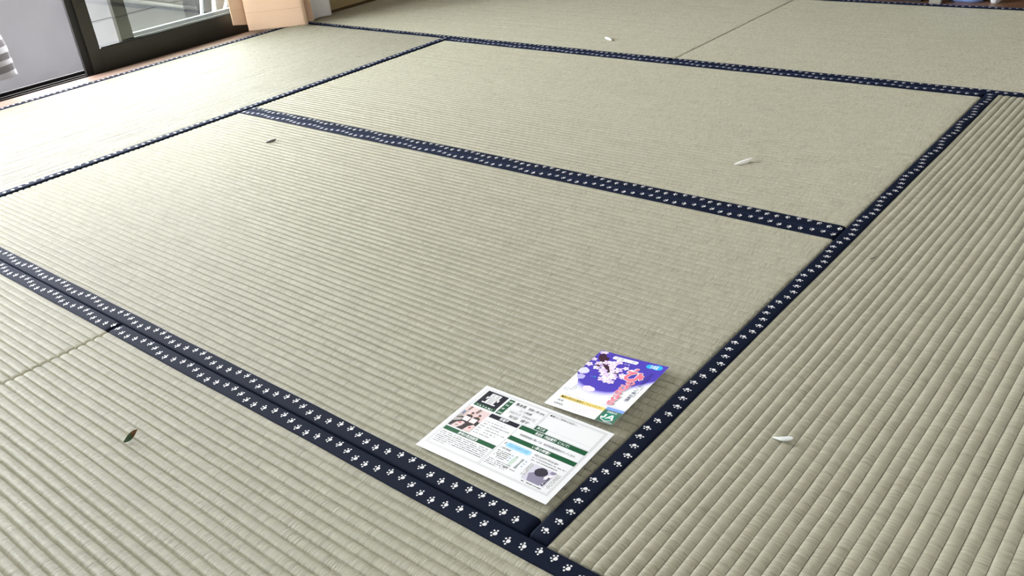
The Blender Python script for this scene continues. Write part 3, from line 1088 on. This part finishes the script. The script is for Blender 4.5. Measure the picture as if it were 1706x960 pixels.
K.poly('branch_print', 'branch', [(4, 10), (10, 6), (14, 12), (20, 14), (21, 22), (30, 33), (46, 52), (44, 54), (26, 40), (14, 28), (9, 24), (5, 18)], 6)
cl = [(4, 5, 4), (9, 3.5, 3.5), (3, 26, 4), (3, 40, 5), (14, 33, 5.5), (22, 26, 5.5), (29, 24, 5.5), (36, 18, 6), (33, 30, 6), (24, 36, 6), (16, 43, 5), (27, 46, 6),
      (36, 40, 6.5), (45, 36, 6), (43, 47, 6.5), (33, 53, 6), (40, 58, 6.5), (48, 55, 5.5), (36, 64, 6), (44, 66, 5.5), (50, 66, 5), (55, 45, 4.5), (58, 50, 4), (52, 28, 4.2), (60, 34, 3)]
for i, (u, v, r) in enumerate(cl):
    blossom(u, v, r, 7 + (i % 3))
K.ellipse('branch_print', 'branch', 46, 45, 3.0, 1.6, 11, 9, wob=.4, seed=2)
K.ellipse('branch_print', 'branch', 15, 38, 3.2, 2.2, 11, 9, wob=.5, seed=6)
# white strip and badge
K.rect('title_strip', 'white', 25, 5.6, 58, 13.4, 8)
K.ellipse('title_strip', 'white', 25, 9.5, 2, 3.9, 8)
K.ellipse('title_strip', 'white', 58, 9.5, 2, 3.9, 8)
K.text('title_strip_text', 'lgrey', '国 産', 28, 12, 4.4, width=11, lvl=10)
K.text('title_strip_text', 'lgrey', 'い 草', 44, 12, 4.4, width=12, lvl=10)
K.text('title_strip_text', 'white', 'にも', 45, 20, 3.4, width=8, lvl=10)
for u, v, ru, rv in ((78, 9.6, 5.6, 5.2), (88, 8.8, 6.6, 6.2), (83, 9.2, 6, 4.6)):
    K.ellipse('blue_badge', 'cyan', u, v, ru, rv, 6, 18)
K.text('blue_badge_text', 'white', '生産者', 83.5, 8.8, 3.2, width=11, lvl=8, align='CENTER', bold=.02)
K.text('blue_badge_text', 'white', '顔写真', 83.8, 13.2, 3.2, width=11, lvl=8, align='CENTER', bold=.02)
K.text('side_caption', 'cyan', 'い草', 19.8, 67, 3.4, width=8, lvl=10, rot=0.0)
# pink brushed title running down the card
for s, u, v, z in (('ひ', 71, 52, 21), ('の', 74.5, 62, 9.5), ('さ', 72.5, 76, 12), ('ら', 71.5, 88, 10), ('さ', 74, 101, 10.5), ('ら', 74, 113, 10)):
    K.text('pink_title_outline', 'white', s, u, v, z, align='CENTER', lvl=9, bold=0.075)
    K.text('pink_title', 'pink', s, u, v, z, align='CENTER', lvl=12, bold=0.04)
for u, v in ((66.5, 25), (80, 38), (61, 31)):
    K.ellipse('pink_title_outline', 'white', u, v, 3.3, 4.2, 9, 10, rot=.4)
    if u != 61:
        K.ellipse('pink_title', 'pink', u + .5, v, 2.4, 3.2, 12, 10, rot=.4)
K.text('side_caption', 'bracket', '（いぐさひのさらさ', 86.6, 25, 4.4, width=36, lvl=9, rot=math.pi / 2, bold=.01)
K.text('side_caption', 'bracket', '／い草 日本製）', 86.6, 64, 4.4, width=34, lvl=9, rot=math.pi / 2, bold=.01)
K.vlines('side_caption', 'bracket', 95.0, 22, 40, 1, 2, w=1.6)
K.vlines('side_caption', 'dgrey', 93.0, 52, 88, 1, 2, w=0.9)
# left small print columns
K.vlines('small_print', 'lgrey', 5, 84, 112, 4, 4.0, w=1.5, seed=8)
K.lines('small_print', 'lgrey', 12, 118.6, 44, 0, 1, 1.2, 9, last=1)
K.rect('yellow_bar', 'yellow', 10, 121.5, 75.2, 128.6, 4)
K.text('yellow_bar_text', 'black', '■畳の表示は裏面をごらんください', 11.5, 127.0, 3.9, width=60, lvl=6)
K.text('small_print', 'dgrey', '品名', 11, 135, 3.0, width=8, lvl=3)
K.text('small_print', 'dgrey', '生産者名', 10, 143, 3.0, width=13, lvl=3)
K.lines('pink_print', 'palepink', 33, 134, 70, 143, 3, 2.4, 12, last=0.8, dens=0.6)
K.rect('sea_band', 'purple4', 66, 114.5, 100, 118, 3)
K.rect('sea_band', 'sea', 75.5, 118, 100, 124, 3)
K.rect('logo_field', 'jagreen', 75.3, 124, 100, 150, 4)
K.ellipse('logo_disc', 'jalight', 87.3, 137.5, 9.2, 9.0, 5, 22)
K.poly('logo_letters', 'white', [(81.6, 133.2), (84.0, 133.2), (84.0, 139.6), (82.2, 142.0), (78.8, 142.0), (77.8, 139.6), (79.6, 138.6), (80.6, 139.8), (81.6, 139.2)], 7)
K.poly('logo_letters', 'white', [(84.6, 142.0), (90.2, 132.4), (92.4, 132.4), (95.6, 142.0), (93.2, 142.0), (91.2, 135.6), (87.2, 142.0)], 7)
K.poly('logo_letters', 'white', [(88.0, 138.4), (93.4, 138.4), (93.9, 140.2), (87.0, 140.2)], 7)
arc = [(87.3 + 9.9 * math.cos(math.radians(a)), 137.5 + 9.6 * math.sin(math.radians(a))) for a in range(25, 156, 10)]
arc += [(87.3 + 9.0 * math.cos(math.radians(a)), 137.5 + 8.6 * math.sin(math.radians(a))) for a in range(155, 24, -10)]
n_ = len(arc) // 2
for i in range(n_ - 1):
    K.poly('logo_letters', 'white', [arc[i], arc[i + 1], arc[-2 - i], arc[-1 - i]], 7)
K.text('logo_letters', 'white', '生産者の顔', 87.4, 129.2, 3.0, width=14, align='CENTER', lvl=7, bold=.02)
K.line('logo_letters', 'white', 86, 148.3, 98, 148.3, 0.7, 7)
K.finish(INKS)


# ------------------------------------------------------------------ curled leaves and paper bits
def curl(name, label, cat, p0, p1, width, lift0, lift1, arch, cup, mats, split=None, tw0=0.0, tw1=0.0, sharp=0.75, group=None):
    a, b = Vector((*p0, 0)), Vector((*p1, 0))
    c = (a + b) / 2
    d = (b - a)
    n = Vector((-d.y, d.x, 0)).normalized()
    root = empty(name, c)
    nu, nv = 16, 7

    def part(nm, s0, s1, mat):
        V = []
        for i in range(nu):
            s = s0 + (s1 - s0) * i / (nu - 1)
            w = width * (math.sin(math.pi * min(0.999, max(0.001, s))) ** sharp) + 0.0003
            ang = tw0 + (tw1 - tw0) * s
            z = 0.0022 + lift0 * (1 - s) + lift1 * s + arch * 4 * s * (1 - s)
            p = a + d * s
            for j in range(nv):
                t = 2 * j / (nv - 1) - 1
                off, up = t * w / 2, cup * w * t * t
                q = p + n * (off * math.cos(ang) - up * math.sin(ang))
                zz = z + off * math.sin(ang) + up * math.cos(ang)
                V.append((q.x - c.x, q.y - c.y, max(zz, 0.0006)))
        o = mesh_obj(nm, V, [f[::-1] for f in grid_faces(nu, nv).tolist()], mat, root, True)
        sm = o.modifiers.new('thickness', 'SOLIDIFY')
        sm.thickness = 0.0004
        return o
    if split is None:
        part('blade', 0, 1, mats[0])
    else:
        part('blade', 0, split, mats[0])
        part('tip', split, 1, mats[1])
    tag(root, label, cat, group)
    return root


g_leaf = simple('dry_green_leaf', (0.055, 0.10, 0.045), 0.55, 0.4, noise=0.4, nscale=200)
b_leaf = simple('brown_leaf_tip', (0.13, 0.065, 0.025), 0.6, 0.3, noise=0.5, nscale=300)
w_leaf = simple('whitish_leaf', (0.66, 0.70, 0.69), 0.4, 0.5, noise=0.12, nscale=200)
w_pap = simple('white_paper_scrap', (0.84, 0.83, 0.80), 0.6, 0.3)
d_leaf = simple('dark_dry_leaf', (0.10, 0.09, 0.085), 0.5, 0.4)
fibre = simple('dark_rush_fibre', (0.06, 0.05, 0.03), 0.8, 0.2)

curl('curled_leaf', 'small curled green leaf with a brown tip, standing on the mat', 'leaf', (1.2325, -0.1805), (1.2375, -0.1585), 0.0085, 0.000, 0.0100, -0.0012, 0.35, (g_leaf, b_leaf), 0.55, tw0=1.3, tw1=0.35, sharp=0.9)
curl('white_leaf', 'twisted whitish leaf lying on the ribs right of the leaflet', 'leaf', (1.974, 0.308), (2.000, 0.3125), 0.012, 0.0015, 0.0075, 0.001, -0.20, (w_leaf, w_leaf), 0.40, tw0=-0.7, tw1=0.30)
curl('paper_curl', 'thin rolled strip of white paper on the mat before the right-hand border', 'paper scrap', (1.4965, 1.129), (1.5225, 1.167), 0.013, 0.000, 0.007, 0.0005, -0.35, (w_pap,), None, 0.35, 0.15, 0.5)
curl('dark_leaf', 'tiny dark curled leaf near the mat bordering the bright window mat', 'leaf', (0.320, 0.741), (0.331, 0.768), 0.012, 0.001, 0.004, 0.001, -0.4, (d_leaf,), None, 0.5, 0.3, 0.5)
curl('paper_bit', 'tiny white paper bit on the far mat behind the double border', 'paper scrap', (0.564, 1.994), (0.606, 1.973), 0.012, 0.003, 0.001, 0.003, -0.35, (w_pap,), None, 0.3, 0.2, 0.45)
for (x, y, r, lb) in ((-0.152, 1.498, 0.4, 'fine dark fibre on the bright window mat away from the curtain'), (-0.687, 1.742, 1.1, 'fine dark fibre on the window mat close to the peach curtain'), (1.905, 0.842, 0.9, 'short dark fibre on the ribs beside the right-hand border')):
    bm = bmesh.new()
    for k in range(3):
        bmesh.ops.create_cone(bm, cap_ends=True, segments=6, radius1=0.0006, radius2=0.0005, depth=0.0042,
                              matrix=Matrix.Translation((x + math.cos(r + k * .2) * (k - 1) * 0.004, y + math.sin(r + k * .2) * (k - 1) * 0.004, 0.0021)) @ Matrix.Rotation(r + k * .2, 4, 'Z') @ Matrix.Rotation(math.pi / 2, 4, 'Y'))
    o = bm_obj('rush_fibre', bm, fibre)
    tag(o, lb, 'fibre')

# ------------------------------------------------------------------ things beyond the far mats
cb = empty('low_cabinet', (0.88, 2.926, 0))
bm = bmesh.new()
box(bm, (-0.49, -0.15, 0.02), (0.49, 0.18, 0.48), 0.004)
bm_obj('body', bm, MAT['cabinet'], cb)
box_obj('plinth', (-0.47, -0.135, -0.004), (0.47, 0.17, 0.02), MAT['cabinet'], cb)
for s in (-1, 1):
    dr_ = box_obj('door', (0.245 * s - 0.235, -0.168, 0.04), (0.245 * s + 0.235, -0.1505, 0.46), MAT['cabinet'], cb, 0.003)
    box_obj('handle', (0.04 * s - 0.006, -0.174, 0.20), (0.04 * s + 0.006, -0.168, 0.30), MAT['bright'], dr_, 0.002)
tag(cb, 'low black two-door cabinet standing on the wooden floor beyond the mats', 'cabinet')

bm = bmesh.new()
vs_ = [bm.verts.new(v) for v in ((-0.018, -0.012, 0), (0.018, -0.006, 0), (0.030, 0.01, 0.32), (-0.004, 0.006, 0.32), (-0.018, 0.006, 0), (0.018, 0.012, 0), (0.030, 0.028, 0.32), (-0.004, 0.024, 0.32))]
for f in ((0, 1, 2, 3), (5, 4, 7, 6), (1, 5, 6, 2), (4, 0, 3, 7), (3, 2, 6, 7), (4, 5, 1, 0)):
    bm.faces.new([vs_[i] for i in f])
o = bm_obj('pale_board', bm, MAT['grey'])
o.location = (1.402, 2.778, -0.004)
tag(o, 'narrow pale grey board leaning upright beside the black cabinet', 'board')


def bag(name, label, c, size, mat, seed, tie=True):
    root = empty(name, c)
    r_ = random.Random(seed)
    nu, nv = 40, 22
    fold = [(r_.uniform(2, 9), r_.uniform(0, 6.28), r_.uniform(0.02, 0.07)) for _ in range(6)]
    V = []
    for j in range(nv):
        h = j / (nv - 1)
        rad = (0.86 + 0.14 * min(1, h * 6)) * (1 - 0.75 * max(0, h - 0.55) ** 1.3 / 0.45 ** 1.3 * 0.9)
        if j == 0:
            rad = 0.80
        for i in range(nu):
            a = 2 * math.pi * i / nu
            w = 1 + sum(am * math.sin(int(fq) * a + ph + 3 * h) for fq, ph, am in fold) * (0.3 + h)
            ca, sa = math.cos(a), math.sin(a)
            k = (abs(ca) ** 4 + abs(sa) ** 4) ** -0.25
            V.append((size[0] * .5 * rad * w * ca * k, size[1] * .5 * rad * w * sa * k, h * size[2]))
    Fc = []
    for j in range(nv - 1):
        for i in range(nu):
            k = (i + 1) % nu
            Fc.append([j * nu + i, j * nu + k, (j + 1) * nu + k, (j + 1) * nu + i])
    Fc.append(list(range(nu))[::-1])
    mesh_obj('sack', V, Fc, mat, root, True)
    bm = bmesh.new()
    bmesh.ops.create_cone(bm, cap_ends=True, segments=12, radius1=0.022, radius2=0.034, depth=0.05, matrix=Matrix.Translation((0, 0, size[2] + 0.02)))
    bm_obj('gathered_neck', bm, mat, root, True)
    tag(root, label, 'bag')
    return root


bag('plastic_bag', 'pale blue plastic bag slumped on the wooden floor beside the cabinet', (1.487, 2.862, -0.004), (0.125, 0.13, 0.22), MAT['bluebag'], 3)
bag('white_bag', 'small white plastic bag tucked against the pale blue bag', (1.578, 2.850, -0.004), (0.030, 0.09, 0.12), MAT['whitebag'], 5)
